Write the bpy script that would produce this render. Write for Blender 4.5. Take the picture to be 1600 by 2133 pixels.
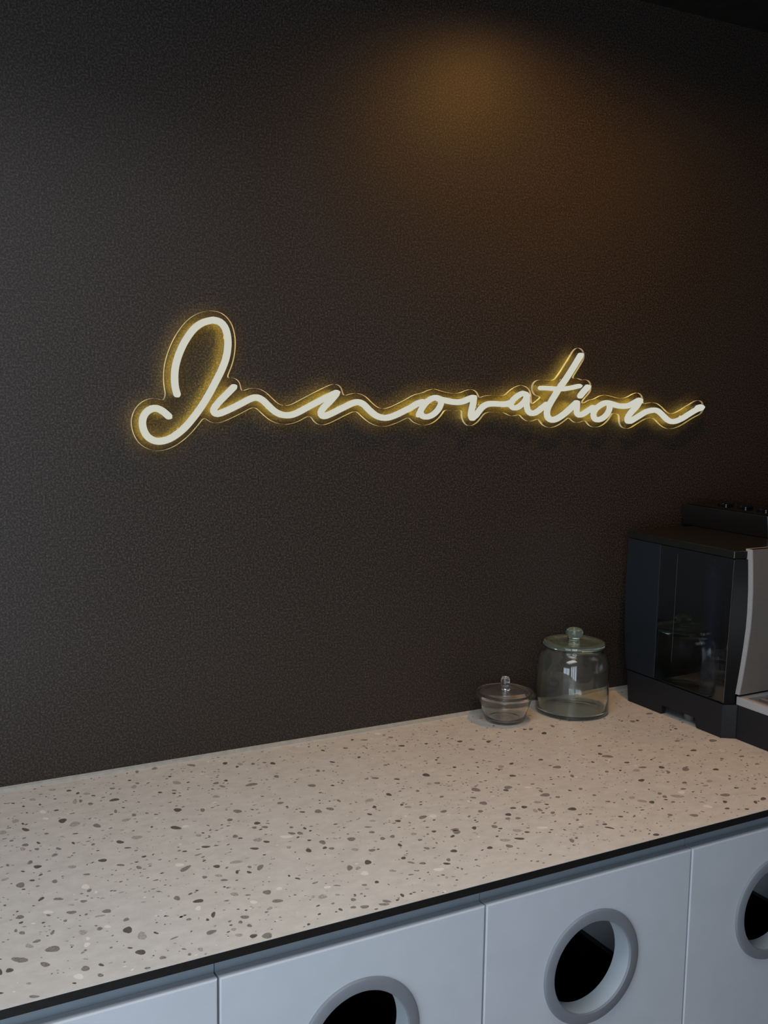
import bpy, bmesh, math, random
import numpy as np
from mathutils import Vector, Matrix
from mathutils.geometry import tessellate_polygon

for o_ in list(bpy.data.objects):
    bpy.data.objects.remove(o_, do_unlink=True)
S = bpy.context.scene
COL = S.collection
PI = math.pi
ZW = 0.90                     # height of the worktop surface
ZC = ZW + 1.46                # ceiling
DEPTH = 0.62                  # worktop depth (wall at y = 0, room towards -y)

# ------------------------------------------------------------------ camera
CF, CYAW, CPIT, CROL = 2140.33, 0.49990, 0.12282, 0.0157
CO = Vector((0.0, -1.70924, ZW + 0.66746))
_fw = Vector((math.sin(CYAW)*math.cos(CPIT), math.cos(CYAW)*math.cos(CPIT), -math.sin(CPIT)))
_rt = Vector((math.cos(CYAW), -math.sin(CYAW), 0))
_up = _rt.cross(_fw)
CR = _rt*math.cos(CROL) + _up*math.sin(CROL)
CU = -_rt*math.sin(CROL) + _up*math.cos(CROL)
CW = _fw
cam_d = bpy.data.cameras.new('camera')
cam = bpy.data.objects.new('camera', cam_d)
COL.objects.link(cam)
cam.matrix_world = Matrix(((CR.x, CU.x, -CW.x, CO.x), (CR.y, CU.y, -CW.y, CO.y),
                           (CR.z, CU.z, -CW.z, CO.z), (0, 0, 0, 1)))
cam_d.sensor_fit = 'VERTICAL'
cam_d.sensor_height = 36.0
cam_d.lens = 36.0*CF/2133.0
cam_d.clip_start = 0.02
S.camera = cam

def at(px, py, axis, val):
    """pixel -> point on the plane (axis = val); the surface the thing touches gives its distance"""
    d = CR*((px-800)/CF) - CU*((py-1066.5)/CF) + CW
    return CO + d*((val-CO[axis])/d[axis])

# ------------------------------------------------------------------ world, light, exposure
W = bpy.data.worlds.new('world'); S.world = W
W.use_nodes = True
bg = W.node_tree.nodes['Background']
bg.inputs[0].default_value = (0.62, 0.78, 1.0, 1)
bg.inputs[1].default_value = 0.35
S.view_settings.view_transform = 'Standard'
S.view_settings.look = 'None'
S.view_settings.gamma = 1.0
S.view_settings.exposure = 0.0
S.view_settings.use_curve_mapping = False
S.cycles.use_denoising = True
S.cycles.max_bounces = 12
S.cycles.transmission_bounces = 12
S.cycles.transparent_max_bounces = 16
S.cycles.sample_clamp_indirect = 4.0

RX0, RX1, RY0 = -1.5, 3.3, -2.65          # the room
WX0, WX1, WZ0, WZ1 = -1.42, 0.0, 0.04, 2.32  # its window, behind the camera

def area(name, loc, rot, sx, sy, power, col):
    l = bpy.data.lights.new(name, 'AREA'); l.shape = 'RECTANGLE'
    l.size, l.size_y, l.energy, l.color = sx, sy, power, col
    o = bpy.data.objects.new(name, l); COL.objects.link(o)
    o.location, o.rotation_euler = loc, rot
    return o
VY0, VY1, VZ0, VZ1 = -2.5, -1.1, 0.04, 1.60                     # second window, in the left wall
area('window_daylight', ((WX0+WX1)/2, RY0-0.16, (WZ0+WZ1)/2), (PI/2, 0, 0), WX1-WX0, WZ1-WZ0, 44, (0.77, 0.88, 1.0))
area('window_daylight', (RX0-0.16, (VY0+VY1)/2, (VZ0+VZ1)/2), (PI/2, 0, -PI/2), VY1-VY0, VZ1-VZ0, 34, (0.72, 0.85, 1.0))
PX, PY = 0.30, -0.98                    # unseen neutral ceiling panel, added to brighten the worktop
area('fill_panel_light', (PX, PY, ZC-.022), (0, 0, 0), 1.14, .54, 10.8, (0.97, 0.98, 1.0)).data.spread = math.radians(140)

# ------------------------------------------------------------------ materials
MAT = {}
def mat(name, col=(.5, .5, .5), rough=.5, metal=0., spec=.5, **kw):
    m = bpy.data.materials.new(name); m.use_nodes = True
    b = m.node_tree.nodes['Principled BSDF']
    b.inputs['Base Color'].default_value = (*col, 1)
    b.inputs['Roughness'].default_value = rough
    b.inputs['Metallic'].default_value = metal
    b.inputs['Specular IOR Level'].default_value = spec
    for k, v in kw.items():
        b.inputs[k.replace('_', ' ')].default_value = v
    MAT[name] = m
    return m

def nodes(m):
    nt = m.node_tree
    return nt, nt.nodes, nt.links, nt.nodes['Principled BSDF']

def noise_col(m, scale, c0, c1, detail=2., lo=.35, hi=.65, bump=0., dist=.001, stretch=None, rough=.5):
    """procedural colour grain (and optional relief) in object space"""
    nt, N, L, b = nodes(m)
    tc = N.new('ShaderNodeTexCoord'); src = tc.outputs['Object']
    if stretch:
        mp = N.new('ShaderNodeMapping'); mp.inputs['Scale'].default_value = stretch
        L.new(src, mp.inputs['Vector']); src = mp.outputs[0]
    n = N.new('ShaderNodeTexNoise'); n.inputs['Scale'].default_value = scale
    n.inputs['Detail'].default_value = detail; n.inputs['Roughness'].default_value = rough
    L.new(src, n.inputs['Vector'])
    r = N.new('ShaderNodeValToRGB')
    r.color_ramp.elements[0].position = lo; r.color_ramp.elements[0].color = (*c0, 1)
    r.color_ramp.elements[1].position = hi; r.color_ramp.elements[1].color = (*c1, 1)
    L.new(n.outputs['Fac'], r.inputs['Fac']); L.new(r.outputs['Color'], b.inputs['Base Color'])
    if bump:
        bp = N.new('ShaderNodeBump'); bp.inputs['Strength'].default_value = bump
        bp.inputs['Distance'].default_value = dist
        L.new(n.outputs['Fac'], bp.inputs['Height']); L.new(bp.outputs[0], b.inputs['Normal'])
    return m

# dark granular wall laminate
m = mat('wall_laminate', rough=.46, spec=.42)
noise_col(m, 330, (.0132, .0107, .0089), (.090, .0725, .060), detail=3.5, lo=.45, hi=.76, bump=.35, dist=.0008, rough=.6)
noise_col(mat('ceiling_paint', rough=.9, spec=.1), 40, (.012, .011, .010), (.016, .015, .014))
noise_col(mat('room_plaster', rough=.9, spec=.2), 30, (.10, .095, .09), (.12, .115, .11))
noise_col(mat('room_floor', rough=.55), 12, (.20, .14, .095), (.26, .18, .12), stretch=(1, 8, 1))
noise_col(mat('window_frame', rough=.4), 50, (.55, .56, .58), (.6, .61, .63))
# terrazzo print laminate
m = mat('terrazzo', rough=.38, spec=.4)
noise_col(m, 60, (.455, .455, .43), (.545, .545, .52), detail=5, lo=.3, hi=.7, stretch=(.7, 1, 1), rough=.65)
for nm, c in (('chip_dark', (.105, .097, .090)), ('chip_medium', (.205, .195, .183)),
              ('chip_light', (.335, .325, .305)), ('chip_white', (.66, .65, .62))):
    v_ = (.95, 1.04) if nm == 'chip_white' else (.72, 1.25)
    noise_col(mat(nm, rough=.38, spec=.4), 420, tuple(v*v_[0] for v in c), tuple(v*v_[1] for v in c), detail=2, lo=.35, hi=.65)
noise_col(mat('black_core', rough=.42, spec=.35), 200, (.008, .0078, .0078), (.012, .0115, .0115))
noise_col(mat('sealant', rough=.5), 90, (.26, .27, .25), (.31, .32, .30))
# cabinets
noise_col(mat('cabinet_paint', rough=.5, spec=.35), 25, (.47, .50, .54), (.49, .52, .56), detail=3)
noise_col(mat('rail_shade', rough=.6, spec=.3), 30, (.17, .20, .225), (.18, .21, .235))  # cabinet colour darkened to carry the shade under the worktop
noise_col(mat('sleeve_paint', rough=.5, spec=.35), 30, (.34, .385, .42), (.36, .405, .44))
noise_col(mat('ring_grey', rough=.5, spec=.35), 30, (.165, .178, .20), (.175, .19, .212))
noise_col(mat('bin_black', rough=.35, spec=.4), 60, (.004, .004, .0045), (.006, .006, .0065))
# coffee machine
noise_col(mat('machine_plastic', rough=.55, spec=.35), 900, (.0070, .0082, .0112), (.0105, .0122, .0155), bump=.12, dist=.0003)
noise_col(mat('machine_panel', rough=.42, spec=.4), 900, (.008, .011, .015), (.011, .015, .020), bump=.08, dist=.0003)
mat('smoked_gloss', (.0045, .006, .008), rough=.035, spec=.55)
noise_col(mat('black_gloss', rough=.22, spec=.45), 300, (.008, .008, .008), (.012, .012, .012))
noise_col(mat('lid_black', rough=.30, spec=.5), 300, (.006, .0065, .005), (.008, .0085, .0065))
m = mat('brushed_steel', rough=.38, metal=.6)
noise_col(mat('tank_blue', rough=.35, spec=.4), 80, (.10, .125, .165), (.12, .15, .195))
noise_col(mat('post_black', rough=.45, spec=.2), 300, (.004, .004, .004), (.006, .006, .006))
noise_col(mat('seam_grey', rough=.4), 200, (.05, .055, .06), (.065, .07, .075))
noise_col(m, 60, (.30, .275, .25), (.35, .32, .295), detail=3, stretch=(1, 1, 40), lo=.3, hi=.7)
noise_col(mat('silver_plastic', rough=.4, metal=.35), 500, (.40, .41, .42), (.46, .47, .48))
noise_col(mat('grey_rubber', rough=.7), 200, (.12, .12, .12), (.15, .15, .15))
# glass
def glass(name, col, rough=0.0, ior=1.46, trans=1.0):
    m = bpy.data.materials.new(name); m.use_nodes = True
    b = m.node_tree.nodes['Principled BSDF']
    b.inputs['Base Color'].default_value = (*col, 1)
    b.inputs['Roughness'].default_value = rough
    b.inputs['IOR'].default_value = ior
    b.inputs['Transmission Weight'].default_value = trans
    MAT[name] = m
glass('jar_glass', (.93, .98, .955), trans=.985)
glass('lid_glass', (.74, .92, .82), trans=.94)
glass('clear_glass', (.98, .99, .99), trans=.985)
def emit(name, col, s):
    m = bpy.data.materials.new(name); m.use_nodes = True
    nt = m.node_tree; nt.nodes.clear()
    e = nt.nodes.new('ShaderNodeEmission'); o = nt.nodes.new('ShaderNodeOutputMaterial')
    e.inputs[0].default_value = (*col, 1); e.inputs[1].default_value = s
    nt.links.new(e.outputs[0], o.inputs[0]); MAT[name] = m
emit('neon_white', (.60, .60, .515), 1.0)
emit('halo_amber', (1.0, .64, .03), 42.0)  # hidden halo emitter, far brighter than the visible tubes
emit('lamp_warm', (1.0, .62, .28), 4.0)
# thin clear acrylic sheet: see-through with a Fresnel sheen
def acrylic(name, tint, base=.03):
    m = bpy.data.materials.new(name); m.use_nodes = True
    nt = m.node_tree; N = nt.nodes; L = nt.links; N.clear()
    o = N.new('ShaderNodeOutputMaterial'); mx = N.new('ShaderNodeMixShader')
    t = N.new('ShaderNodeBsdfTransparent'); t.inputs[0].default_value = (*tint, 1)
    g = N.new('ShaderNodeBsdfGlossy'); g.inputs['Roughness'].default_value = .02
    lw = N.new('ShaderNodeLayerWeight'); lw.inputs[0].default_value = .5
    p5 = N.new('ShaderNodeMath'); p5.operation = 'POWER'; p5.inputs[1].default_value = 5
    f = N.new('ShaderNodeMath'); f.operation = 'MULTIPLY_ADD'; f.inputs[1].default_value = .9; f.inputs[2].default_value = base
    L.new(lw.outputs['Facing'], p5.inputs[0]); L.new(p5.outputs[0], f.inputs[0])
    L.new(f.outputs[0], mx.inputs[0]); L.new(t.outputs[0], mx.inputs[1]); L.new(g.outputs[0], mx.inputs[2])
    L.new(mx.outputs[0], o.inputs[0]); MAT[name] = m
acrylic('acrylic', (.97, .97, .96))
m = bpy.data.materials.new('acrylic_back'); m.use_nodes = True; m.node_tree.nodes.clear()
_t = m.node_tree.nodes.new('ShaderNodeBsdfTransparent'); _o = m.node_tree.nodes.new('ShaderNodeOutputMaterial')
_t.inputs[0].default_value = (.98, .98, .97, 1); m.node_tree.links.new(_t.outputs[0], _o.inputs[0]); MAT['acrylic_back'] = m
acrylic('smoked_acrylic', (.36, .40, .46), .11)
def frosted(name):
    m = bpy.data.materials.new(name); m.use_nodes = True
    nt = m.node_tree; N = nt.nodes; L = nt.links; N.clear()
    o = N.new('ShaderNodeOutputMaterial'); mx = N.new('ShaderNodeMixShader'); mx.inputs[0].default_value = .5
    d = N.new('ShaderNodeBsdfDiffuse'); d.inputs[0].default_value = (.80, .80, .78, 1)
    t = N.new('ShaderNodeBsdfTranslucent'); t.inputs[0].default_value = (.80, .80, .78, 1)
    tr = N.new('ShaderNodeBsdfTransparent'); m2 = N.new('ShaderNodeMixShader'); m2.inputs[0].default_value = .88
    L.new(d.outputs[0], mx.inputs[1]); L.new(t.outputs[0], mx.inputs[2])
    L.new(tr.outputs[0], m2.inputs[1]); L.new(mx.outputs[0], m2.inputs[2]); L.new(m2.outputs[0], o.inputs[0]); MAT[name] = m
frosted('acrylic_cut_edge')

# ------------------------------------------------------------------ helpers
def root(name, loc, label, cat, group=None):
    o = bpy.data.objects.new(name, None); COL.objects.link(o)
    o.location = loc; o.empty_display_size = .05
    o['label'] = label; o['category'] = cat
    if group: o['group'] = group
    return o
def base_of(p):
    v = Vector((0, 0, 0))
    while p is not None:
        v += p.location; p = p.parent
    return v
class MB:
    """collects geometry in world coordinates; build() links it as ONE mesh object"""
    def __init__(s): s.v = []; s.f = []; s.mi = []
    def add(s, vs, fs, mi=0):
        n = len(s.v); s.v += [tuple(v) for v in vs]
        s.f += [tuple(i+n for i in f) for f in fs]; s.mi += [mi]*len(fs)
        return s
    def box(s, x0, x1, y0, y1, z0, z1):
        vs = [(x, y, z) for z in (z0, z1) for y in (y0, y1) for x in (x0, x1)]
        return s.add(vs, [(0, 2, 3, 1), (4, 5, 7, 6), (0, 1, 5, 4), (2, 6, 7, 3), (0, 4, 6, 2), (1, 3, 7, 5)])
    def prism(s, poly, axis, a, b):
        """poly: 2-D points in the two other axes (in x,y,z order), extruded from a to b along axis"""
        def P(q, t):
            q = list(q); q.insert(axis, t); return q
        n = len(poly)
        vs = [P(q, a) for q in poly] + [P(q, b) for q in poly]
        tri = tessellate_polygon([[Vector((q[0], q[1], 0)) for q in poly]])
        fs = [tuple(t) for t in tri] + [tuple(i+n for i in reversed(t)) for t in tri]
        fs += [(i, (i+1) % n, (i+1) % n+n, i+n) for i in range(n)]
        return s.add(vs, fs)
    def lathe(s, prof, c, axis='z', seg=64, close=False):
        vs = []; n = len(prof)
        for k in range(seg):
            a = 2*PI*k/seg
            for r, h in prof:
                if axis == 'z': vs.append((c[0]+r*math.cos(a), c[1]+r*math.sin(a), c[2]+h))
                else: vs.append((c[0]+r*math.cos(a), c[1]+h, c[2]+r*math.sin(a)))
        fs = []
        m = n if close else n-1
        for k in range(seg):
            k2 = (k+1) % seg
            for i in range(m):
                j = (i+1) % n
                fs.append((k*n+i, k2*n+i, k2*n+j, k*n+j))
        return s.add(vs, fs)
    def build(s, name, material, parent=None, smooth=None, bevel=0., seg=2):
        me = bpy.data.meshes.new(name)
        b = base_of(parent)
        me.from_pydata([(x-b.x, y-b.y, z-b.z) for x, y, z in s.v], [], s.f)
        mats = material if isinstance(material, (list, tuple)) else [material]
        for q in mats: me.materials.append(MAT[q])
        if len(mats) > 1:
            me.polygons.foreach_set('material_index', s.mi)
        bm = bmesh.new(); bm.from_mesh(me)
        bmesh.ops.remove_doubles(bm, verts=bm.verts, dist=1e-6)
        bmesh.ops.recalc_face_normals(bm, faces=bm.faces)
        bm.to_mesh(me); bm.free()
        if smooth is not None:
            me.polygons.foreach_set('use_smooth', [True]*len(me.polygons))
            me.set_sharp_from_angle(angle=math.radians(smooth))
        o = bpy.data.objects.new(name, me); COL.objects.link(o)
        if parent: o.parent = parent
        if bevel:
            md = o.modifiers.new('bevel', 'BEVEL'); md.width = bevel; md.segments = seg
            md.limit_method = 'ANGLE'; md.angle_limit = math.radians(35); md.harden_normals = False
        return o
def struct(o): o['kind'] = 'structure'; return o
def tag(o, label, cat, group=None):
    o['label'] = label; o['category'] = cat
    if group: o['group'] = group
    return o

# ------------------------------------------------------------------ the room
T = .12
struct(MB().box(RX0-T, RX1+T, 0, T, 0, ZC).build('wall_back', 'wall_laminate'))
struct(MB().box(RX0-T, RX0, RY0, VY0, 0, ZC).box(RX0-T, RX0, VY1, 0, 0, ZC).box(RX0-T, RX0, VY0, VY1, 0, VZ0).box(RX0-T, RX0, VY0, VY1, VZ1, ZC).build('wall_left', 'room_plaster'))
struct(MB().box(RX1, RX1+T, RY0, 0, 0, ZC).build('wall_right', 'room_plaster'))
w = MB()
w.box(RX0-T, WX0, RY0-T, RY0, 0, ZC).box(WX1, RX1+T, RY0-T, RY0, 0, ZC)
w.box(WX0, WX1, RY0-T, RY0, 0, WZ0).box(WX0, WX1, RY0-T, RY0, WZ1, ZC)
struct(w.build('wall_front', 'room_plaster'))
w = MB(); e = .05
w.box(WX0, WX0+e, RY0-.09, RY0-.03, WZ0, WZ1).box(WX1-e, WX1, RY0-.09, RY0-.03, WZ0, WZ1)
w.box(WX0+e, WX1-e, RY0-.09, RY0-.03, WZ0, WZ0+e).box(WX0+e, WX1-e, RY0-.09, RY0-.03, WZ1-e, WZ1)
for k in (1, 2):
    x = WX0+(WX1-WX0)*k/3
    w.box(x-.03, x+.03, RY0-.09, RY0-.03, WZ0+e, WZ1-e)
struct(w.build('window_1', 'window_frame'))
w = MB()
for y in (VY0, (VY0+VY1)/2-e/2, VY1-e): w.box(RX0-.09, RX0-.03, y, y+e, VZ0, VZ1)
for z in (VZ0, VZ1-e): w.box(RX0-.09, RX0-.03, VY0+e, (VY0+VY1)/2-e/2, z, z+e).box(RX0-.09, RX0-.03, (VY0+VY1)/2+e/2, VY1-e, z, z+e)
struct(w.build('window_2', 'window_frame'))
struct(MB().box(RX0-T, RX1+T, RY0-T, T, -.1, 0).build('floor', 'room_floor'))
struct(MB().box(RX0-T, RX1+T, RY0-T, T, ZC, ZC+.1).build('ceiling', 'ceiling_paint'))

# added neutral fill panel in the ceiling (its light is set at the top)
pn = root('ceiling_fill_panel', (PX, PY, ZC), 'added flat rectangular white fill light in the dark ceiling over the room', 'ceiling light')
pf = MB(); e = .03
pf.box(PX-.6, PX+.6, PY-.3, PY-.3+e, ZC-.02, ZC-.0005).box(PX-.6, PX+.6, PY+.3-e, PY+.3, ZC-.02, ZC-.0005)
pf.box(PX-.6, PX-.6+e, PY-.3+e, PY+.3-e, ZC-.02, ZC-.0005).box(PX+.6-e, PX+.6, PY-.3+e, PY+.3-e, ZC-.02, ZC-.0005)
pf.build('frame', 'window_frame', pn)
MB().box(PX-.57, PX+.57, PY-.27, PY+.27, ZC-.018, ZC-.001).build('diffuser', 'window_frame', pn)
# recessed warm downlights in the ceiling along the wall, and an added warm fill
for LX, LY, EN, LB in ((1.31, -.38, 22, 'round recessed warm downlight in the dark ceiling above the neon sign'),
                       (0.15, -.75, 5, 'added round warm fill light in the dark ceiling farthest from the coffee machine'),  # unseen lamp, added to warm the upper wall
                       (2.05, -.60, 7, 'round recessed warm downlight in the dark ceiling past the coffee machine')):
    d = root('ceiling_downlight', (LX, LY, ZC), LB, 'ceiling light', 'warm downlights along the wall')
    MB().lathe([(.040, -.001), (.040, -.004), (.052, -.006), (.056, -.003), (.056, 0), (.040, 0)], (LX, LY, ZC), close=False).build('trim_ring', 'black_gloss', d, smooth=40)
    l = bpy.data.lights.new('downlight_beam', 'SPOT'); l.energy = EN; l.color = (1.0, .46, .10)
    l.spot_size = math.radians(165); l.spot_blend = 1.0; l.shadow_soft_size = .035
    lo = bpy.data.objects.new('downlight_beam', l); COL.objects.link(lo); lo.parent = d; lo.location = (0, 0, -.012)

# ------------------------------------------------------------------ worktop
X0, X1 = -.382, 1.912
wt = root('worktop', ((X0+X1)/2, -DEPTH/2, ZW-.012), 'long speckled grey terrazzo worktop with a thin black edge above the bin cabinets', 'worktop')
MB().box(X0, X1, -DEPTH, -.0005, ZW-.012, ZW-.0007).build('core', 'black_core', wt)['label'] = 'thin black core edge'
MB().box(X0, X1, -DEPTH, -.0005, ZW-.0007, ZW).build('surface', 'terrazzo', wt)['label'] = 'pale grey terrazzo surface'
s = MB()
s.add([(x, y, z) for x in (X0, X1) for y, z in ((0, ZW), (-.0065, ZW), (-.0045, ZW+.0035), (0, ZW+.006))],
      [(0, 1, 5, 4), (1, 2, 6, 5), (2, 3, 7, 6), (3, 0, 4, 7), (0, 3, 2, 1), (4, 5, 6, 7)])
struct(s.build('trim_1', 'sealant'))

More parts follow.
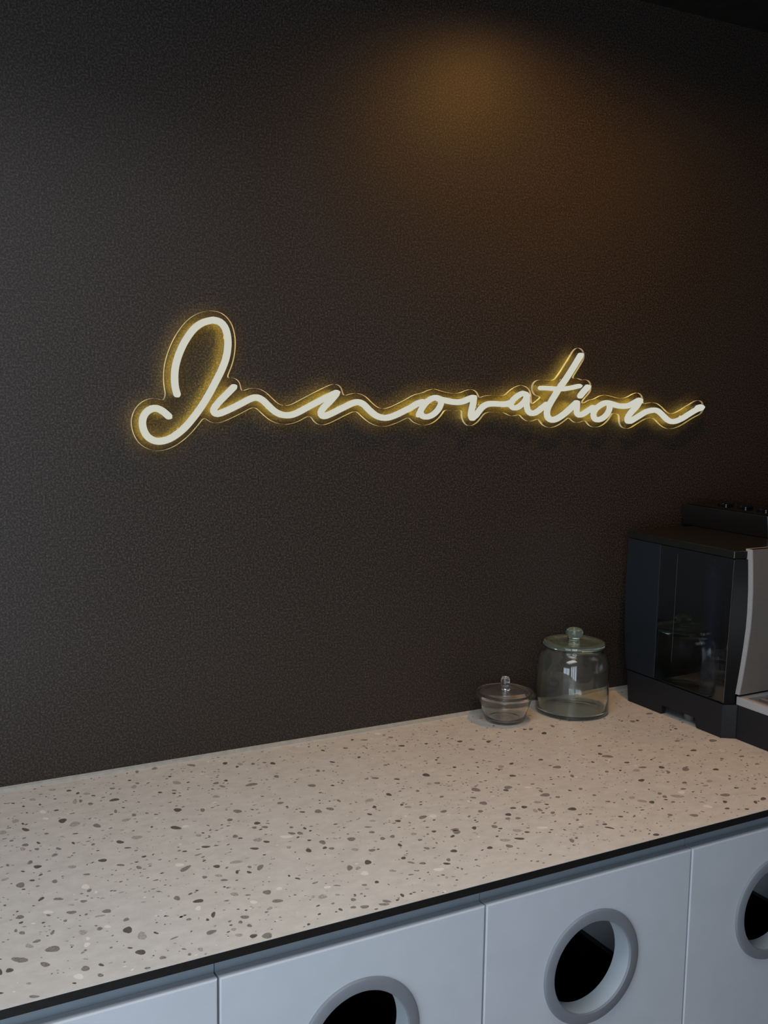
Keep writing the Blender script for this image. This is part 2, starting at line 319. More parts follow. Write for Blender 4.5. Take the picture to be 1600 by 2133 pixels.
# traced terrazzo chips: tile origin in the photograph, then x y length width angle shade (tile units of 1/5 px)
CH = {(0, 1600): """652 548 85 45 8 d;778 583 110 50 15 l;1010 600 80 40 -10 m;265 641 75 32 -12 d;30 670 80 40 5 l;1192 331 100 30 8 d;717 235 55 18 0 d;943 372 58 25 10 m;780 352 45 40 10 l;840 343 36 30 -50 m;340 328 60 28 0 l;245 399 33 15 0 d;445 455 65 35 0 w;587 440 60 13 5 d;1395 488 48 28 0 m;1205 450 40 28 90 m;1425 722 110 38 5 l;1250 770 78 33 0 d;1330 831 75 14 2 d;1285 412 35 12 0 d;263 801 72 30 0 m;237 842 60 35 -15 l;385 844 50 25 0 m;400 779 48 18 -15 d;120 756 38 20 10 m;763 781 36 22 -15 d;970 794 36 24 10 m;610 840 60 25 -8 m;570 905 60 30 20 m;1070 962 92 32 0 d;1258 1010 78 24 0 m;1447 1036 58 33 -8 m;315 982 60 35 15 m;392 1027 92 33 10 d;750 1030 90 35 5 l;335 1170 55 20 0 d;570 1180 60 35 0 m;905 1107 80 18 3 m;1500 922 50 20 15 d;1350 128 38 14 0 d;1430 158 42 18 0 m;1395 195 60 33 15 l;1170 213 58 18 3 m;972 287 48 13 -3 d;905 268 65 25 0 l;475 525 60 25 0 w;160 553 75 40 10 l;1315 540 90 30 10 l;80 1012 32 28 0 m;50 1160 80 25 15 l;485 683 55 16 5 m;1530 470 40 15 -5 m;1427 38 40 28 10 m;545 226 75 20 0 l;810 262 35 22 15 d""",
(0, 1840): """215 20 100 50 5 m;430 163 70 28 30 d;608 163 115 25 0 m;870 187 75 25 3 m;208 352 88 40 5 m;1113 290 105 36 0 m;745 303 105 35 5 m;1330 487 100 65 20 d;1480 547 100 80 10 l;230 517 70 30 -5 m;865 510 90 60 10 l;1040 473 62 33 0 m;385 603 90 28 20 m;305 653 100 38 -8 l;550 685 155 65 10 m;205 797 165 58 -5 m;470 845 105 48 -12 m;100 907 85 42 15 d;5 925 40 60 0 d;890 888 92 50 0 m;1055 850 62 25 -15 d;1047 957 65 35 0 m;1465 718 110 52 10 d;1315 378 60 35 20 m;220 410 50 20 20 d;680 390 38 26 10 m;547 512 55 32 55 m;165 493 38 28 20 m;452 410 42 14 10 d;905 640 70 45 20 w;915 575 40 35 0 w;820 970 100 60 0 w;355 1180 115 28 3 m;300 1043 55 28 5 l;1120 450 70 30 -5 w;890 35 90 45 0 w;500 300 100 35 0 w;1040 340 110 20 10 l;930 75 50 30 20 m;505 333 50 20 0 m""",
(320, 1540): """745 250 48 28 15 d;395 270 92 22 -5 m;1242 251 60 24 -5 d;1035 256 42 22 10 m;870 286 36 18 10 d;1020 472 120 30 8 m;650 457 62 22 8 m;753 430 42 20 5 d;1280 387 50 30 0 m;715 490 60 20 -15 m;650 598 85 25 2 l;250 737 82 38 0 d;875 750 90 36 0 m;1320 663 68 24 3 m;795 840 55 30 10 m;1078 874 72 28 5 d;230 921 110 36 -5 d;1050 920 48 26 0 m;1160 914 70 22 2 m;850 1010 55 35 0 m;905 1030 48 15 0 d;1085 1048 100 36 0 l;1440 980 80 24 -5 m;1525 979 62 30 -5 m;1175 1067 65 22 -5 d;543 1120 100 20 2 d;1052 1138 98 22 -3 d;215 532 52 16 0 m;213 563 42 15 -3 d;67 554 50 16 0 d;510 738 50 36 -10 m;1550 757 55 16 0 d;1435 917 42 20 0 m;1575 928 40 20 -20 d;470 1002 55 28 0 l;240 452 100 32 -3 l;170 388 38 15 15 d;1155 242 50 12 0 m;1380 1015 130 30 0 w;330 907 70 24 5 w;1410 1125 50 26 0 l;325 1167 48 16 5 d;10 303 60 25 5 m;900 257 60 25 0 l""",
(320, 1780): """332 147 135 38 26 m;658 124 76 30 3 d;1110 135 80 45 35 m;870 183 35 35 20 d;680 220 78 24 -8 l;532 236 50 32 0 m;735 267 76 22 5 m;995 185 50 24 -5 d;1183 394 86 48 0 m;245 455 62 50 0 m;468 485 105 38 5 d;1288 484 125 32 0 m;622 627 70 38 75 d;562 679 36 26 0 d;950 652 88 38 0 m;1000 740 52 34 -20 m;600 810 110 42 15 m;1040 850 78 40 20 d;1183 846 112 58 5 m;490 988 52 45 0 l;95 1074 66 36 0 m;1500 250 58 16 -12 d;1412 222 28 20 0 d;738 337 32 14 0 d;845 413 90 40 0 l;215 870 85 14 22 m;25 817 60 18 -18 d;375 1040 42 26 0 m;905 705 50 28 0 m;368 675 52 24 5 m;1040 495 70 35 0 w;465 560 60 45 0 w;1310 355 70 26 0 w;270 108 100 30 0 w;1210 562 60 30 15 l;890 840 80 30 5 l;1000 130 45 25 0 m;860 78 130 30 5 l;835 780 60 30 5 l""",
(640, 1490): """115 1000 75 38 -10 m;240 975 92 25 -5 m;700 955 42 28 0 d;1240 622 76 34 -8 d;50 732 82 30 -3 m;113 578 42 26 0 m;1203 1062 78 38 10 m;947 1101 58 24 0 d;1422 1001 62 30 12 m;650 886 85 36 8 l;850 825 62 26 -8 d;935 665 62 15 -5 d;985 318 65 18 0 d;1240 296 42 14 0 d;398 342 52 18 0 m;262 487 60 14 -10 d;540 437 34 18 15 d;595 257 78 13 0 m;265 731 38 16 0 d;330 890 42 24 -25 m;650 1031 60 16 -8 d;1355 706 68 18 0 m;710 655 75 20 -3 m;1400 848 48 20 0 m;1345 465 30 14 0 d;1535 541 42 16 0 d;985 932 34 20 0 d;1480 628 60 12 -3 m;635 1164 85 12 0 m;1050 955 70 24 5 l;1150 788 40 22 0 m;1310 1050 90 30 0 w;735 193 70 20 0 w;870 231 52 16 0 m;815 519 40 16 0 m;680 1100 70 18 0 l;900 373 48 20 0 l;163 366 40 16 -10 d;1590 272 60 18 0 d;470 255 34 16 10 d;1540 1190 90 25 3 m;1270 713 50 24 0 l""",
(640, 1730): """160 123 68 40 -15 m;15 208 60 40 -10 d;183 181 44 25 10 d;255 187 56 26 5 m;460 90 90 38 3 m;675 18 58 24 0 m;785 84 60 28 0 m;888 62 54 28 0 m;965 152 50 26 -25 d;1110 36 58 30 0 l;675 206 70 28 0 m;500 198 72 28 -5 l;1245 185 66 22 -8 m;632 331 76 44 -3 d;442 390 58 58 0 m;528 393 60 32 8 l;1003 287 50 30 0 d;1080 333 76 16 -8 m;1203 342 74 24 -3 m;1453 345 72 24 -3 d;1472 305 48 30 0 m;1528 213 70 30 0 d;1515 60 45 26 10 d;1555 15 90 40 0 m;1320 10 52 20 0 d;600 445 80 48 0 w;725 537 50 24 5 d;597 567 60 18 0 m;82 545 72 14 18 m;310 573 70 13 -3 m;480 720 60 28 0 m;828 737 100 26 -10 m;800 769 120 24 0 m;600 795 105 30 3 m;480 800 60 28 0 m;347 823 50 22 -18 d;990 675 46 30 -25 d;160 690 95 45 0 l;890 420 75 26 -8 l;1080 660 32 16 0 d;1370 405 110 30 0 w;1175 98 54 20 0 m;212 590 80 26 0 w;15 978 40 20 10 d;22 102 45 16 0 d;62 690 40 24 20 l;315 670 50 22 -5 l;1080 460 64 12 5 m""",
(960, 1490): """155 775 96 36 -8 m;492 752 88 32 0 m;470 780 64 18 -3 d;868 187 58 24 0 d;288 274 50 22 0 d;1003 540 84 30 -3 m;880 830 105 34 0 m;835 790 46 22 -25 m;528 503 48 20 3 d;540 630 76 20 0 d;833 463 50 16 0 d;112 355 70 20 0 m;235 915 85 34 -3 m;545 966 68 18 -3 d;660 956 66 26 0 d;495 1034 66 28 3 d;490 1076 52 24 -5 m;595 1072 64 22 0 m;1160 976 92 32 0 d;775 993 56 34 -20 l;825 985 60 22 -22 m;958 1015 52 26 0 m;140 1174 50 32 0 d;350 1160 60 34 -15 m;413 1180 44 14 0 d;690 1217 60 16 -5 d;612 1285 100 24 -5 d;505 1363 72 34 -10 m;302 1380 58 28 0 d;1157 1305 60 32 -20 m;1255 1164 58 18 0 m;1215 1090 32 24 0 m;1500 1135 50 18 0 d;1550 1172 95 16 -10 d;1530 428 130 22 -5 m;1450 402 50 18 -10 d;1445 318 48 14 0 d;1520 587 42 22 0 m;1375 487 34 16 -10 d;205 1000 50 28 0 m;130 858 66 16 -3 m;895 928 52 13 -5 d;800 905 90 26 -5 l;590 1200 90 30 -3 l;460 1300 105 30 -3 l;1010 852 50 20 0 m;1248 766 44 20 0 m;1160 632 46 24 -15 m;700 750 80 14 0 w;850 1170 110 24 0 w;665 146 38 14 0 d;730 143 48 22 10 m;955 113 42 24 -10 m;420 535 62 32 0 l;1533 898 50 18 0 m;1135 783 40 14 -8 d;1390 832 40 20 -5 m""",
(1280, 1480): """190 113 54 22 -8 m;240 104 38 14 0 d;1025 314 82 28 -5 m;825 415 70 18 2 d;1057 614 62 22 -5 d;742 611 76 40 -12 m;490 592 62 24 -5 d;562 643 42 26 0 m;295 592 80 20 0 m;130 542 50 18 0 d;281 727 70 26 0 d;232 625 82 28 -3 l;730 752 56 22 0 m;718 817 60 18 5 m;390 955 58 28 -10 d;472 865 48 22 -5 m;525 898 52 24 -8 m;655 893 150 28 -3 l;1155 880 100 30 -2 m;1152 951 46 26 -12 d;1550 920 60 32 0 d;1175 1020 48 20 0 d;1380 1027 50 14 -5 d;580 1088 60 22 -8 m;830 1092 95 26 -2 m;435 1294 64 26 0 d;65 1105 50 16 0 d;185 908 72 24 0 l;290 943 100 28 -8 l;1450 812 60 18 -5 m;1270 806 48 16 0 d;1120 503 46 16 -8 m;1325 478 60 16 0 m;1200 712 32 18 0 m;990 735 60 28 -5 l;270 413 58 14 0 m;498 402 36 16 0 m;655 317 58 14 0 m;365 33 70 20 0 m;767 469 36 14 0 d;1470 955 40 28 -25 d;700 853 75 28 0 w;610 953 42 20 0 m;950 783 60 22 0 l;1487 557 50 14 -3 m;975 1000 110 22 -10 w;640 190 34 14 -5 d;385 512 30 12 0 d"""}
SH = {'d': 'chip_dark', 'm': 'chip_medium', 'l': 'chip_light', 'w': 'chip_white'}
SHI = ['chip_dark', 'chip_medium', 'chip_light', 'chip_white']
rng = random.Random(7)
chips = []
for (tx, ty), txt in CH.items():
    for row in txt.split(';'):
        q = row.split()
        cx, cy, ln, wd, an = (float(v) for v in q[:5])
        chips.append((ln*wd, tx+cx/5, ty+cy/5, ln/10, wd/10, math.radians(an), q[5]))
chips.sort(key=lambda c: -c[0])
specks = MB()
taken = []
def chip_poly(pts, h):
    n = len(pts)
    vs = [(x, y, ZW+h) for x, y in pts] + [(x, y, ZW-.0003) for x, y in pts]
    return vs, [tuple(range(n))] + [(i, (i+1) % n, (i+1) % n+n, i+n) for i in range(n)]
for k, (a_, px, py, rl, rw, an, sh) in enumerate(chips):
    n = 12; pts = []
    ph = rng.uniform(0, 6.3); amp = rng.uniform(.04, .14); ph2 = rng.uniform(0, 6.3)
    for i in range(n):
        t = 2*PI*i/n
        rr = 1 + amp*math.sin(2*t+ph) + .09*math.sin(3*t+ph2) + rng.uniform(-.05, .05)
        ex, ey = rl*rr*math.cos(t), rw*rr*math.sin(t)
        P = at(px+ex*math.cos(an)-ey*math.sin(an), py-ex*math.sin(an)-ey*math.cos(an), 2, ZW)
        pts.append((P.x, max(-DEPTH+.0006, min(-.008, P.y))))
    C0 = at(px, py, 2, ZW)
    if C0.y < -DEPTH+.004 or C0.y > -.01: continue
    taken.append((C0.x, C0.y, rl/900))
    vs, fs = chip_poly(pts, .00014 if sh != 'w' else .00011)
    if k < 300:
        MB().add(vs, fs).build('chip', SH[sh], wt)
    else:
        specks.add(vs, fs, SHI.index(SH[sh]))
TK = np.array(taken)
cnt = 0
while cnt < 5200:
    x, y = rng.uniform(X0, X1-.01), rng.uniform(-DEPTH+.004, -.009)
    u = rng.random()
    r = .0006+.0006*rng.random() if u < .62 else (.0011+.0012*rng.random() if u < .93 else .002+.002*rng.random())
    inview = .05 < x < 1.9
    if r > .002 and inview: r = .0019
    if np.any((TK[:, 0]-x)**2+(TK[:, 1]-y)**2 < (TK[:, 2]+r)**2): continue
    an = rng.gauss(0, .6); asp = rng.uniform(1.0, 2.1)
    pts = []
    n = 7 if r > .001 else 6
    for i in range(n):
        t = 2*PI*i/n; rr = r*(1+rng.uniform(-.25, .25))
        ex, ey = rr*asp*math.cos(t), rr*math.sin(t)
        pts.append((x+ex*math.cos(an)-ey*math.sin(an), y+ex*math.sin(an)+ey*math.cos(an)))
    vs, fs = chip_poly(pts, .00008)
    u = rng.random()
    specks.add(vs, fs, 0 if u < .22 else 1 if u < .58 else 2 if u < .93 else 3)
    cnt += 1
sp = specks.build('terrazzo_specks', SHI, wt)
sp['kind'] = 'stuff'; sp['label'] = 'countless tiny grey stone specks in the terrazzo'

# ------------------------------------------------------------------ bin cabinets
DW = .3813; DX0 = .3824
YF = -DEPTH+.001            # door face
ZT = ZW-.0338               # door top
RZ = ZW-.1736               # porthole centre
RO, RI = .0876, .0700
def rect_ray(cx, cz, a, x0, x1, z0, z1):
    c, s_ = math.cos(a), math.sin(a); t = 1e9
    if c > 1e-9: t = min(t, (x1-cx)/c)
    if c < -1e-9: t = min(t, (x0-cx)/c)
    if s_ > 1e-9: t = min(t, (z1-cz)/s_)
    if s_ < -1e-9: t = min(t, (z0-cz)/s_)
    return (cx+t*c, cz+t*s_)
def door_mesh(x0, x1, z0, z1, yf, yb, cx, cz, r):
    ch = .0018
    ang = set(2*PI*i/48 for i in range(48))
    for X in (x0, x1):
        for Z in (z0, z1): ang.add(math.atan2(Z-cz, X-cx) % (2*PI))
    ang = sorted(ang); n = len(ang)
    L0 = [(cx+r*math.cos(a), yf, cz+r*math.sin(a)) for a in ang]
    def sq(d, y):
        o = []
        for a in ang:
            X, Z = rect_ray(cx, cz, a, x0, x1, z0, z1)
            o.append((min(max(X, x0+d), x1-d), y, min(max(Z, z0+d), z1-d)))
        return o
    loops = [L0, sq(ch, yf), sq(ch*.3, yf+ch*.3), sq(0, yf+ch), sq(0, yb), [(x, yb, z) for x, y, z in L0]]
    vs = [v for l_ in loops for v in l_]; fs = []
    m_ = len(loops)
    for j in range(m_):
        j2 = (j+1) % m_
        for i in range(n):
            i2 = (i+1) % n
            fs.append((j*n+i, j*n+i2, j2*n+i2, j2*n+i))
    return MB().add(vs, fs)
cab_labels = {4: 'pale blue-grey bin cabinet with a round opening, directly under the coffee machine',
              3: 'pale blue-grey bin cabinet with a round opening, below the lidded glass jar',
              2: 'pale blue-grey bin cabinet, one door along from the one below the glass jar',
              1: 'pale blue-grey bin cabinet, two doors along from the one below the glass jar',
              0: 'pale blue-grey bin cabinet, three doors along from the one below the glass jar',
              -1: 'pale blue-grey bin cabinet, four doors along from the one below the glass jar'}
for k in (0, 1, 2, 3, -1, 4):
    xa = DX0 + (k-1)*DW
    xb = xa+DW; xm = (xa+xb)/2
    c = root('bin_cabinet', (xm, -DEPTH/2, 0), cab_labels[k], 'cabinet', 'bin cabinets under the worktop')
    yb = -.6018; zt = ZW-.0125; th = .018
    b = MB()
    b.box(xa+.0004, xa+th, yb, -.012, .0, zt-.052).box(xb-th, xb-.0004, yb, -.012, .0, zt-.052)
    b.box(xa+.0004, xa+th, yb+.0175, -.012, zt-.052, zt).box(xb-th, xb-.0004, yb+.0175, -.012, zt-.052, zt)
    b.box(xa+th, xb-th, -.030, -.012, .0, zt).box(xa+th, xb-th, yb, -.030, .10, .118)
    b.build('carcass', 'cabinet_paint', c)
    MB().box(xa+.0006, xb-.0006, yb-.0008, yb+.017, zt-.05, zt-.0002).build('top_rail', 'rail_shade', c)
    MB().box(xa+th, xb-th, yb+.02, yb+.038, .0, .0995).build('plinth', 'ring_grey', c)
    g = .0014
    dr = door_mesh(xa+g, xb-g, .105, ZT, YF, YF+.0160, xm, RZ, RI+.004).build('door', 'cabinet_paint', c)
    MB().lathe([(RI+.0035, .004), (RI, -.0022), (RI+.0016, -.0044), (RO-.0035, -.0048), (RO-.0012, -.0036), (RO, -.0012), (RO, .0004), (RI+.0035, .0004)],
               (xm, YF, RZ), axis='y', seg=96, close=True).build('porthole_ring', 'ring_grey', dr, smooth=35)['label'] = 'mid grey round rim'
    MB().lathe([(RI+.0036, .001), (RI+.0005, -.0018), (RI+.0002, .030), (RI+.0036, .030)], (xm, YF, RZ), axis='y', seg=96, close=True).build('porthole_sleeve', 'sleeve_paint', dr, smooth=35)
    # black open bin standing inside
    if k in (-1, 0, 4): continue
    bl = {1: 'inside the bin cabinet two doors along from the glass jar', 2: 'inside the bin cabinet one door along from the glass jar',
          3: 'inside the bin cabinet below the glass jar'}[k]
    bx0, bx1, by0, by1, bz0, bz1 = xa+.022, xb-.022, -.565, -.05, .1185, ZW-.277
    t = .004
    bn = MB()
    bn.box(bx0, bx1, by0, by1, bz0, bz0+t).box(bx0, bx0+t, by0, by1, bz0+t, bz1).box(bx1-t, bx1, by0, by1, bz0+t, bz1)
    bn.box(bx0+t, bx1-t, by0, by0+t, bz0+t, bz1).box(bx0+t, bx1-t, by1-t, by1, bz0+t, bz1)
    rt = root('waste_bin', (xm, (by0+by1)/2, bz0), 'black open-topped waste bin '+bl, 'bin', 'waste bins in the cabinets')
    bn.build('bucket', 'bin_black', rt)
    rm = MB()
    e = .008
    rm.box(bx0-.002, bx1+.002, by0-.002, by0+e, bz1, bz1+.006).box(bx0-.002, bx1+.002, by1-e, by1+.002, bz1, bz1+.006)
    rm.box(bx0-.002, bx0+e, by0+e, by1-e, bz1, bz1+.006).box(bx1-e, bx1+.002, by0+e, by1-e, bz1, bz1+.006)
    rm.build('rim', 'bin_black', rt, bevel=.001)

# ------------------------------------------------------------------ coffee machine
MX = 1.4987; MXR = 1.842
cm = root('coffee_machine', ((MX+MXR)/2, -.22, ZW), 'black bean-to-cup coffee machine with a silver front standing at the end of the worktop', 'coffee machine')
def Z(v): return ZW+v
# base plinth: a left skirt with a notch, a right skirt, front chamfer
skirt = [(-.076, .0), (-.1765, .0), (-.1765, .0185), (-.2692, .0195), (-.2715, .006), (-.276, 0), (-.3385, .0), (-.3385, .0665), (-.068, .0665)]
MB().prism([(y, Z(z)) for y, z in skirt], 0, MX, MX+.012).prism([(y, Z(z)) for y, z in skirt], 0, MXR-.012, MXR) \
    .prism([(MX, -.3385), (MX+.0222, -.3555), (MXR-.0222, -.3555), (MXR, -.3385), (MXR-.012, -.3285), (MX+.012, -.3285)], 2, ZW, Z(.0665)) \
    .box(MX+.012, MXR-.012, -.3285, -.068, Z(.024), Z(.0665)).box(MX+.012, MXR-.012, -.082, -.070, ZW, Z(.024)) \
    .build('base', 'machine_plastic', cm, bevel=.0012)
for x in (MX+.03, MXR-.03):
    for y in (-.10, -.226, -.32):
        MB().lathe([(0, 0), (.010, 0), (.011, .004), (.011, .0235), (0, .0235)], (x, y, ZW), seg=20).build('foot', 'grey_rubber', cm, smooth=40)
# body: gently bulged back edge, core volume
back = [(.0675, -.0680), (.097, -.0616), (.16, -.0555), (.243, -.0529), (.31, -.0538), (.352, -.0556)]
prof = [(y, Z(z)) for z, y in back] + [(-.3478, Z(.352)), (-.3405, Z(.0675))]
CAV = .062
MB().prism(prof, 0, MX+CAV, MXR-.0035).prism([(y, Z(z)) for z, y in back]+[(-.156, Z(.352)), (-.154, Z(.0675))], 0, MX+.0036, MX+CAV) \
    .build('body', 'black_gloss', cm)
# left side: matt rear panel and glossy smoked water-tank cover
pr = [(y, Z(z)) for z, y in back] + [(-.1528, Z(.352)), (-.1508, Z(.0695)), (-.0690, Z(.0695))]
MB().prism(pr, 0, MX-.0005, MX+.0034).build('side_panel', 'machine_panel', cm, bevel=.001)
tk = MB().prism([(-.1536, Z(.352)), (-.3478, Z(.352)), (-.3408, Z(.0700)), (-.1516, Z(.0700))], 0, MX, MX+.0034).build('tank_cover', 'smoked_acrylic', cm, bevel=.0008)
tk['label'] = 'glossy smoked water tank cover'
MB().prism([(-.2010, Z(.340)), (-.2017, Z(.340)), (-.1987, Z(.115)), (-.1980, Z(.115))], 0, MX-.0003, MX-.0001).build('tank_seam', 'seam_grey', tk)
MB().prism([(-.3472, Z(.350)), (-.3482, Z(.350)), (-.3412, Z(.072)), (-.3402, Z(.072))], 0, MX-.0006, MX-.0001).build('tank_edge_strip', 'seam_grey', tk)
TCX, TCY = MX+.030, -.272
MB().lathe([(0, 0), (.0175, 0), (.0175, .245), (.016, .248), (0, .248)], (TCX, TCY, Z(.070)), seg=40).build('tank_column', 'tank_blue', tk, smooth=40)
MB().lathe([(0, 0), (.0195, 0), (.0195, .007), (.008, .010), (.007, .026), (0, .026)], (TCX, TCY, Z(.3185)), seg=40).build('tank_valve', 'black_gloss', tk, smooth=40)
# right side panel
MB().prism(prof, 0, MXR-.0034, MXR).build('side_panel', 'machine_panel', cm, bevel=.001)
# silver convex front panel
fp = [(.3715, -.3590), (.34, -.3622), (.291, -.3657), (.25, -.3664), (.2217, -.3655), (.185, -.3620), (.1497, -.3578), (.115, -.3530), (.0875, -.3487)]
# glossy black corner posts at the front (chamfer), following the curve of the front
def fpy(z): return float(np.interp(z, [q[0] for q in reversed(fp)], [q[1] for q in reversed(fp)]))
FX0, FX1 = MX+.0225, MXR-.0225
for sx in (0, 1):
    v = []; zs = [.0676, .0875, .115, .15, .185, .222, .25, .291, .32, .352]
    for z in zs:
        ys = float(np.interp(z, [.0675, .352], [-.3412, -.3484]))
        for x, y in ((MX+.0040, -.3300), (MX+.0008, ys), (FX0+.001, fpy(z)+.0006), (FX0+.001, -.3300)):
            v.append((x if not sx else MX+MXR-x, y, Z(z)))
    m_ = len(zs); f = [(0, 1, 2, 3), tuple((m_-1)*4+i for i in range(4))]
    f += [(a*4+i, a*4+(i+1) % 4, a*4+4+(i+1) % 4, a*4+4+i) for a in range(m_-1) for i in range(4)]
    MB().add(v, f).build('corner_post', 'post_black', cm, smooth=25)
def front_sheet(x0, x1, th_, dy=0.):
    a_ = [(y+dy, Z(z)) for z, y in fp]; b_ = [(y+dy+th_, Z(z)) for z, y in reversed(fp)]
    return MB().prism(a_+b_, 0, x0, x1)
front_sheet(FX0, FX1, .0145, -.0085).build('front_panel_frame', 'silver_plastic', cm, smooth=30)['label'] = 'light grey edge of the front'
front_sheet(FX0+.0016, FX1-.0016, .010, -.0092).build('front_panel', 'brushed_steel', cm, smooth=30)['label'] = 'brushed silver front'
# lid on top with a chamfered rim, the bean hopper standing proud of it
lid = [(MX+.002, -.050), (MX-.0008, -.10), (MX-.0008, -.3470), (MX+.0226, -.3575), (MXR-.0226, -.3575), (MXR+.0008, -.3470), (MXR+.0008, -.10), (MXR-.002, -.050)]
MB().prism(lid, 2, Z(.3525), Z(.3675)).build('top_lid', 'lid_black', cm, bevel=.0016, seg=3)
HX0, HX1 = 1.6915, MXR-.004
hb = [(HX0, -.018), (HX0, -.2560), (HX0+.010, -.2660), (HX1, -.2660), (HX1, -.018)]
ht = [(HX0-.003, -.012), (HX0-.003, -.2540), (HX0+.008, -.2650), (HX1+.002, -.2650), (HX1+.002, -.012)]
n = len(hb)
v = [(x, y, Z(.3676)) for x, y in hb]+[(x, y, Z(.4135)) for x, y in ht]
hp = MB().add(v, [tuple(range(n)), tuple(range(n, 2*n))]+[(i, (i+1) % n, (i+1) % n+n, i+n) for i in range(n)]).build('bean_hopper', 'black_gloss', cm, bevel=.0014)
MB().box(HX0+.002, HX1-.004, -.250, -.024, Z(.4136), Z(.4160)).build('hopper_lid', 'smoked_gloss', hp, bevel=.0012)
for i, (hx, hy, hr) in enumerate(((1.745, -.20, .017), (1.745, -.145, .017), (1.745, -.09, .017))):  # made-up glossy bumps that give the lid its glints
    MB().lathe([(0, .0030), (hr, .0030), (hr, .0060), (hr-.002, .0078), (hr-.005, .0065), (0, .0060)], (hx, hy, Z(.4135)), seg=32).build('glint_bump', 'smoked_gloss', hp, smooth=40)
# drip tray in front of the base, silver rim and dark grille
TX0, TX1, TY0, TY1 = MX+.0222, MXR-.0222, -.486, -.3556
MB().prism([(TX0, TY1), (TX0, TY0+.03), (TX0+.03, TY0), (TX1-.03, TY0), (TX1, TY0+.03), (TX1, TY1)], 2, ZW, Z(.0672)).build('drip_tray', 'machine_plastic', cm, bevel=.0015)
rim = [(TX0, TY1+.004), (TX0, TY0+.03), (TX0+.03, TY0), (TX1-.03, TY0), (TX1, TY0+.03), (TX1, TY1+.004)]
inn = [(TX0+.010, TY1-.012), (TX0+.010, TY0+.034), (TX0+.034, TY0+.010), (TX1-.034, TY0+.010), (TX1-.010, TY0+.034), (TX1-.010, TY1-.012)]
n = 6
v = [(x, y, Z(h)) for h in (.0674, .0835) for x, y in rim]+[(x, y, Z(h)) for h in (.0835, .0674) for x, y in inn]
f = []
for lo_ in range(4):
    hi_ = (lo_+1) % 4
    f += [(lo_*n+i, lo_*n+(i+1) % n, hi_*n+(i+1) % n, hi_*n+i) for i in range(n)]
MB().add(v, f).build('tray_rim', 'silver_plastic', cm, bevel=.001)
gr = MB().box(TX0+.0105, TX1-.0105, TY0+.036, TY1-.0125, Z(.0674), Z(.070)).build('tray_grille', 'black_gloss', cm)
for i in range(12):
    x = TX0+.022+i*(TX1-TX0-.044)/11
    MB().box(x-.004, x+.004, TY0+.037, TY1-.014, Z(.0701), Z(.0800)).build('grille_bar', 'brushed_steel', gr, bevel=.0008)
# coffee spout on the front (beyond the picture edge)
MB().box(1.635, 1.705, -.425, -.3672, Z(.17), Z(.235)).build('spout', 'black_gloss', cm, bevel=.006, seg=3)

# ------------------------------------------------------------------ glass jar with lid
JX, JY = 1.3465, -.0745
jar = root('glass_jar', (JX, JY, ZW), 'tall clear glass jar with a knobbed flat glass lid, beside the coffee machine', 'jar')
out = [(0, .0012), (.060, .0008), (.069, .0), (.0742, .0030), (.0760, .009), (.0746, .05), (.0727, .094), (.0714, .107), (.0680, .1190), (.0625, .1262), (.0583, .1295), (.0580, .1325), (.0605, .1340), (.0612, .1362), (.0600, .1378)]
inn = [(.0560, .1378), (.0548, .1330), (.0550, .1290), (.0595, .1240), (.0652, .1165), (.0684, .106), (.0697, .094), (.0716, .05), (.0728, .014), (.0700, .0085), (.060, .0068), (0, .0064)]
MB().lathe(out+inn, (JX, JY, ZW), seg=96).build('jar_body', 'jar_glass', jar, smooth=50)
ld = [(0, .1360), (.050, .1360), (.0535, .1372), (.0540, .1384), (.0610, .1386), (.0632, .1402), (.0637, .1440), (.0625, .1470), (.0600, .1480), (.046, .1482), (.0435, .1470), (.034, .1462), (.0125, .1466), (.0108, .1490), (.0104, .1530), (.0118, .1560), (.0160, .1590), (.0180, .1640), (.0178, .1690), (.0155, .1730), (.0100, .1752), (0, .1756)]
MB().lathe(ld, (JX, JY, ZW), seg=96).build('jar_lid', 'lid_glass', jar, smooth=45)['label'] = 'greenish glass lid with round knob'

# ------------------------------------------------------------------ glass bowl with lid
BX, BY = 1.1830, -.0640
bowl = root('glass_bowl', (BX, BY, ZW), 'small clear glass bowl with a knobbed glass lid, beside the jar', 'bowl')
out = [(0, .0018), (.030, .0014), (.0355, .0), (.0380, .0016), (.0402, .0060), (.0440, .0150), (.0500, .0330), (.0545, .0480), (.0575, .0510), (.0608, .0525), (.0612, .0548), (.0596, .0565)]
inn = [(.0560, .0560), (.0532, .0520), (.0520, .0470), (.0475, .0330), (.0415, .0160), (.0380, .0092), (.0340, .0068), (0, .0062)]
MB().lathe(out+inn, (BX, BY, ZW), seg=96).build('bowl_body', 'clear_glass', bowl, smooth=50)
ld = [(0, .0610), (.020, .0605), (.040, .0585), (.0495, .0545), (.0520, .0530), (.0528, .0572), (.0570, .0578), (.0572, .0600), (.0540, .0614), (.0500, .0612), (.041, .0630), (.020, .0652), (.0075, .0662), (.0068, .0690), (.0084, .0720), (.0088, .0860), (.0078, .0885), (.0050, .0895), (0, .0896)]
MB().lathe(ld, (BX, BY, ZW), seg=96).build('bowl_lid', 'clear_glass', bowl, smooth=40)

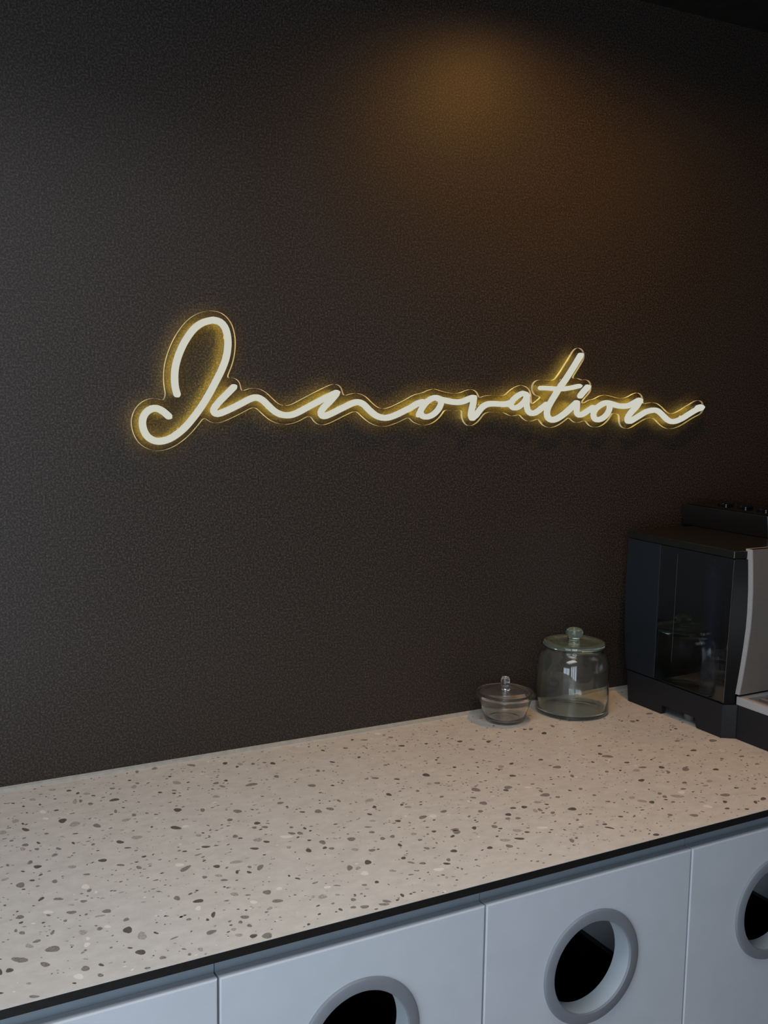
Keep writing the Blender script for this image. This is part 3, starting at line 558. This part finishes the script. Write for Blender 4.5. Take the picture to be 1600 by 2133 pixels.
# ------------------------------------------------------------------ neon sign
YP0, YP1 = -.0088, -.0147          # acrylic sheet (back, front)
YB, YFt = -.0160, -.0268           # tube back, tube front
YM = (YB+YFt)/2
def pts(txt, ox, oy, sc):
    return [(ox+float(a.split(',')[0])*sc, oy+float(a.split(',')[1])*sc) for a in txt.split()]
A1 = (260, 620, .2875); A2 = (620, 700, .2875); O1 = (840, 790, .15); AA = (1040, 780, .125); TT = (1110, 710, .09375); II = (1180, 780, .125); NN = (1280, 800, .125)
STROKES = [
    (pts('380,698 366,640 363,560 372,485 402,390 448,300 508,222 570,180 632,163', *A1), .0057),
    (pts('640,162 690,175 725,212 744,270 749,340 737,430 705,520 660,610 612,700 560,785 500,868 430,948 350,1010 280,1038 220,1038 165,1005 136,950 130,890 150,840 190,808 235,803 280,825 318,858', *A1), .0057),
    (pts('790,650 740,700 690,750 652,798 645,822 662,840 692,838 760,810 850,765 920,730 960,724 1000,742 1040,780 1090,825 1140,848 1190,852 1240,840 1320,798 1420,745 1500,705 1535,690', *A1), .0055),
    (pts('282,420 240,470 192,518 170,552 180,577 206,578 250,560 330,520 400,487 440,479 480,495 520,535 570,575 620,592 670,588 730,565 800,530', *A2)+pts('100,400 200,340 275,315', *O1), .0056),
    (pts('222,492 245,440 285,370 340,308 400,270 465,256 515,285 527,345 490,420 420,490 340,522 275,512 245,470', *O1), .0052),
    (pts('480,262 540,285 620,300 700,316 780,318 860,300 920,272 975,256', *O1), .0056),
    (pts('985,262 975,340 955,430 945,500 960,535', *O1), .0058),
    (pts('965,535 1010,505 1060,440 1110,382 1180,347 1260,340 1360,345 1450,345', *O1)+pts('60,500 140,488 190,470', *AA), .0055),
    (pts('462,345 405,315 335,345 262,400 208,462 205,520 252,558 320,545 390,490 440,425 462,360', *AA), .0052),
    (pts('450,335 466,420 463,520 485,602 540,648 620,630 700,572 790,500', *AA), .0055),
    ([(1209.8, 741), (1194.6, 766), (1180, 789), (1166, 808.5), (1156.5, 824), (1148.5, 837), (1142, 850), (1140, 861), (1142.5, 870), (1150, 874.5), (1159, 873), (1171, 866), (1184, 855.5), (1194, 846), (1201, 839.5)], .0060),
    (pts('185,1050 300,1050 450,1060 560,1068 700,1068 850,1045 1035,1005', *TT), .0046),
    ([(1224.5, 807), (1216.5, 816), (1210, 824)], .0060),
    ([(1203, 841), (1202.3, 851), (1202, 859), (1207, 864.5), (1215, 862.5), (1225, 856), (1236, 849)], .0055),
    (pts('725,500 690,472 612,490 522,550 466,622 456,690 482,740 540,755 612,728 682,660 722,575 725,520', *II), .0055),
    (pts('715,478 800,502 880,525 960,530 1040,520 1120,482 1190,442 1222,432', *II), .0057),
    (pts('1228,446 1180,528 1112,600 1062,660 1022,728 1024,768', *II), .0058),
    (pts('1030,775 1075,778 1130,745 1220,690 1320,630', *II)+pts('620,440 700,437 760,470 830,540 890,595 960,625 1040,615 1140,570 1250,500 1350,440 1435,398', *NN), .0056),
    (pts('1395,408 1445,392', *NN), .0072),
]
def catmull(P, step):
    P = [np.array(p_) for p_ in P]
    Q = [2*P[0]-P[1]]+P+[2*P[-1]-P[-2]]
    out_ = []
    for i in range(1, len(Q)-2):
        p0, p1, p2, p3 = Q[i-1:i+3]
        m_ = max(2, int(np.linalg.norm(p2-p1)/step))
        for j in range(m_):
            t = j/m_
            out_.append(.5*((2*p1)+(-p0+p2)*t+(2*p0-5*p1+4*p2-p3)*t*t+(-p0+3*p1-3*p2+p3)*t**3))
    out_.append(P[-1])
    return out_
sign = root('neon_sign', (1.1, 0, ZW+.67), 'glowing warm white neon script sign reading Innovation on clear acrylic, on the dark wall', 'neon sign')
paths = []
for P, hw in STROKES:
    wp = [(lambda q: (q.x, q.z))(at(x, y, 1, YM)) for x, y in P]
    paths.append((catmull(wp, .004), hw))
def sweep(path, hw, prof, name, material, cap=True):
    """prof: list of (across fraction, y). rounded ends by shrinking the profile"""
    P = [np.array(q) for q in path]
    T_ = []
    for i in range(len(P)):
        d_ = P[min(i+1, len(P)-1)]-P[max(i-1, 0)]
        T_.append(d_/(np.linalg.norm(d_)+1e-12))
    st = []
    if cap:
        for a_ in (82, 62, 42, 21):
            a_ = math.radians(a_); st.append((P[0]-T_[0]*hw*math.sin(a_), T_[0], math.cos(a_)))
    st += [(P[i], T_[i], 1.0) for i in range(len(P))]
    if cap:
        for a_ in (21, 42, 62, 82):
            a_ = math.radians(a_); st.append((P[-1]+T_[-1]*hw*math.sin(a_), T_[-1], math.cos(a_)))
    vs = []; n_ = len(prof)
    for c_, t_, s_ in st:
        nx, nz = -t_[1], t_[0]
        for a_, y in prof:
            vs.append((c_[0]+nx*a_*hw*s_, y, c_[1]+nz*a_*hw*s_))
    fs = [tuple(range(n_)), tuple((len(st)-1)*n_+i for i in range(n_))]
    for k_ in range(len(st)-1):
        for i in range(n_):
            fs.append((k_*n_+i, k_*n_+(i+1) % n_, (k_+1)*n_+(i+1) % n_, (k_+1)*n_+i))
    return MB().add(vs, fs).build(name, material, sign, smooth=60)
D = YFt-YB
TP = [(-.82, YB), (-1, YB+.12*D), (-1, YB+.55*D), (-.92, YB+.74*D), (-.70, YB+.90*D), (-.36, YB+.98*D), (0, YFt), (.36, YB+.98*D), (.70, YB+.90*D), (.92, YB+.74*D), (1, YB+.55*D), (1, YB+.12*D), (.82, YB)]
for path, hw in paths:
    sweep(path, hw, TP, 'neon_tube', 'neon_white')
for path, hw in paths[:-1]:
    sweep(path, .001, [(-1, YB+.0010), (1, YB+.0010), (1, YB+.0001), (-1, YB+.0001)], 'halo_strip', 'halo_amber', cap=False)  # emitter added out of sight behind the tubes to cast their amber halo
# acrylic backing: outline at a fixed distance from the tubes
bridge = [(lambda q: np.array((q.x, q.z)))(at(x, y, 1, YM)) for x, y in pts('378,720 366,750 354,780 342,810 330,840', *A1)]
allp = np.array([q for path, hw in paths for q in path]+bridge)
OFF = .0165; H = .003
gx = np.arange(allp[:, 0].min()-.04, allp[:, 0].max()+.04, H)
gz = np.arange(allp[:, 1].min()-.04, allp[:, 1].max()+.04, H)
DF = np.full((len(gz), len(gx)), 9.0)
GX, GZ = np.meshgrid(gx, gz)
for q in allp:
    DF = np.minimum(DF, (GX-q[0])**2+(GZ-q[1])**2)
DF = np.sqrt(DF)-OFF
segs = {}
def ip(i0, j0, i1, j1):
    a_, b_ = DF[j0, i0], DF[j1, i1]; t = a_/(a_-b_)
    return (gx[i0]+t*(gx[i1]-gx[i0]), gz[j0]+t*(gz[j1]-gz[j0]))
nxt = {}
for j in range(len(gz)-1):
    for i in range(len(gx)-1):
        cs = [(i, j), (i+1, j), (i+1, j+1), (i, j+1)]
        sgn = [DF[c_[1], c_[0]] < 0 for c_ in cs]
        if all(sgn) or not any(sgn): continue
        ins = []; outs = []
        for q in range(4):
            a_, b_ = cs[q], cs[(q+1) % 4]
            if sgn[q] != sgn[(q+1) % 4]:
                key = tuple(sorted((a_, b_)))
                (outs if sgn[q] else ins).append(key)
        for a_, b_ in zip(ins, outs):
            nxt[b_] = a_
loops = []; left = set(nxt)
while left:
    s0 = left.pop(); lp = [s0]; k_ = nxt[s0]
    while k_ != s0 and k_ in left:
        left.discard(k_); lp.append(k_); k_ = nxt[k_]
    loops.append(lp)
lp = max(loops, key=len)
C = np.array([ip(*a_, *b_) for a_, b_ in lp])
for it in range(6):
    C = .5*C+.25*(np.roll(C, 1, 0)+np.roll(C, -1, 0))
C = C[::2]
ol = [(float(a_), float(b_)) for a_, b_ in C]
n = len(ol)
tri = [tuple(t) for t in tessellate_polygon([[Vector((a_, b_, 0)) for a_, b_ in ol]])]
sh_ = MB()
sh_.add([(a_, YP1, b_) for a_, b_ in ol], tri)
sh_.add([(a_, YP0, b_) for a_, b_ in ol], tri, 1)
pl = sh_.build('acrylic_backing', ['acrylic', 'acrylic_back'], sign)
pl['label'] = 'clear acrylic backing sheet'
MB().add([(a_, YP1, b_) for a_, b_ in ol]+[(a_, YP0, b_) for a_, b_ in ol],
         [(i, (i+1) % n, (i+1) % n+n, i+n) for i in range(n)]).build('cut_edge', 'acrylic_cut_edge', pl, smooth=60)
for k_, fr in ((1, .12), (1, .62), (3, .5), (10, .3), (17, .75)):
    q = paths[k_][0][int(fr*len(paths[k_][0]))]
    MB().lathe([(0, -.0002), (.004, -.0002), (.004, YP0+.0002), (0, YP0+.0002)], (q[0], 0, q[1]), axis='y', seg=20).build('wall_standoff', 'acrylic', sign, smooth=40)
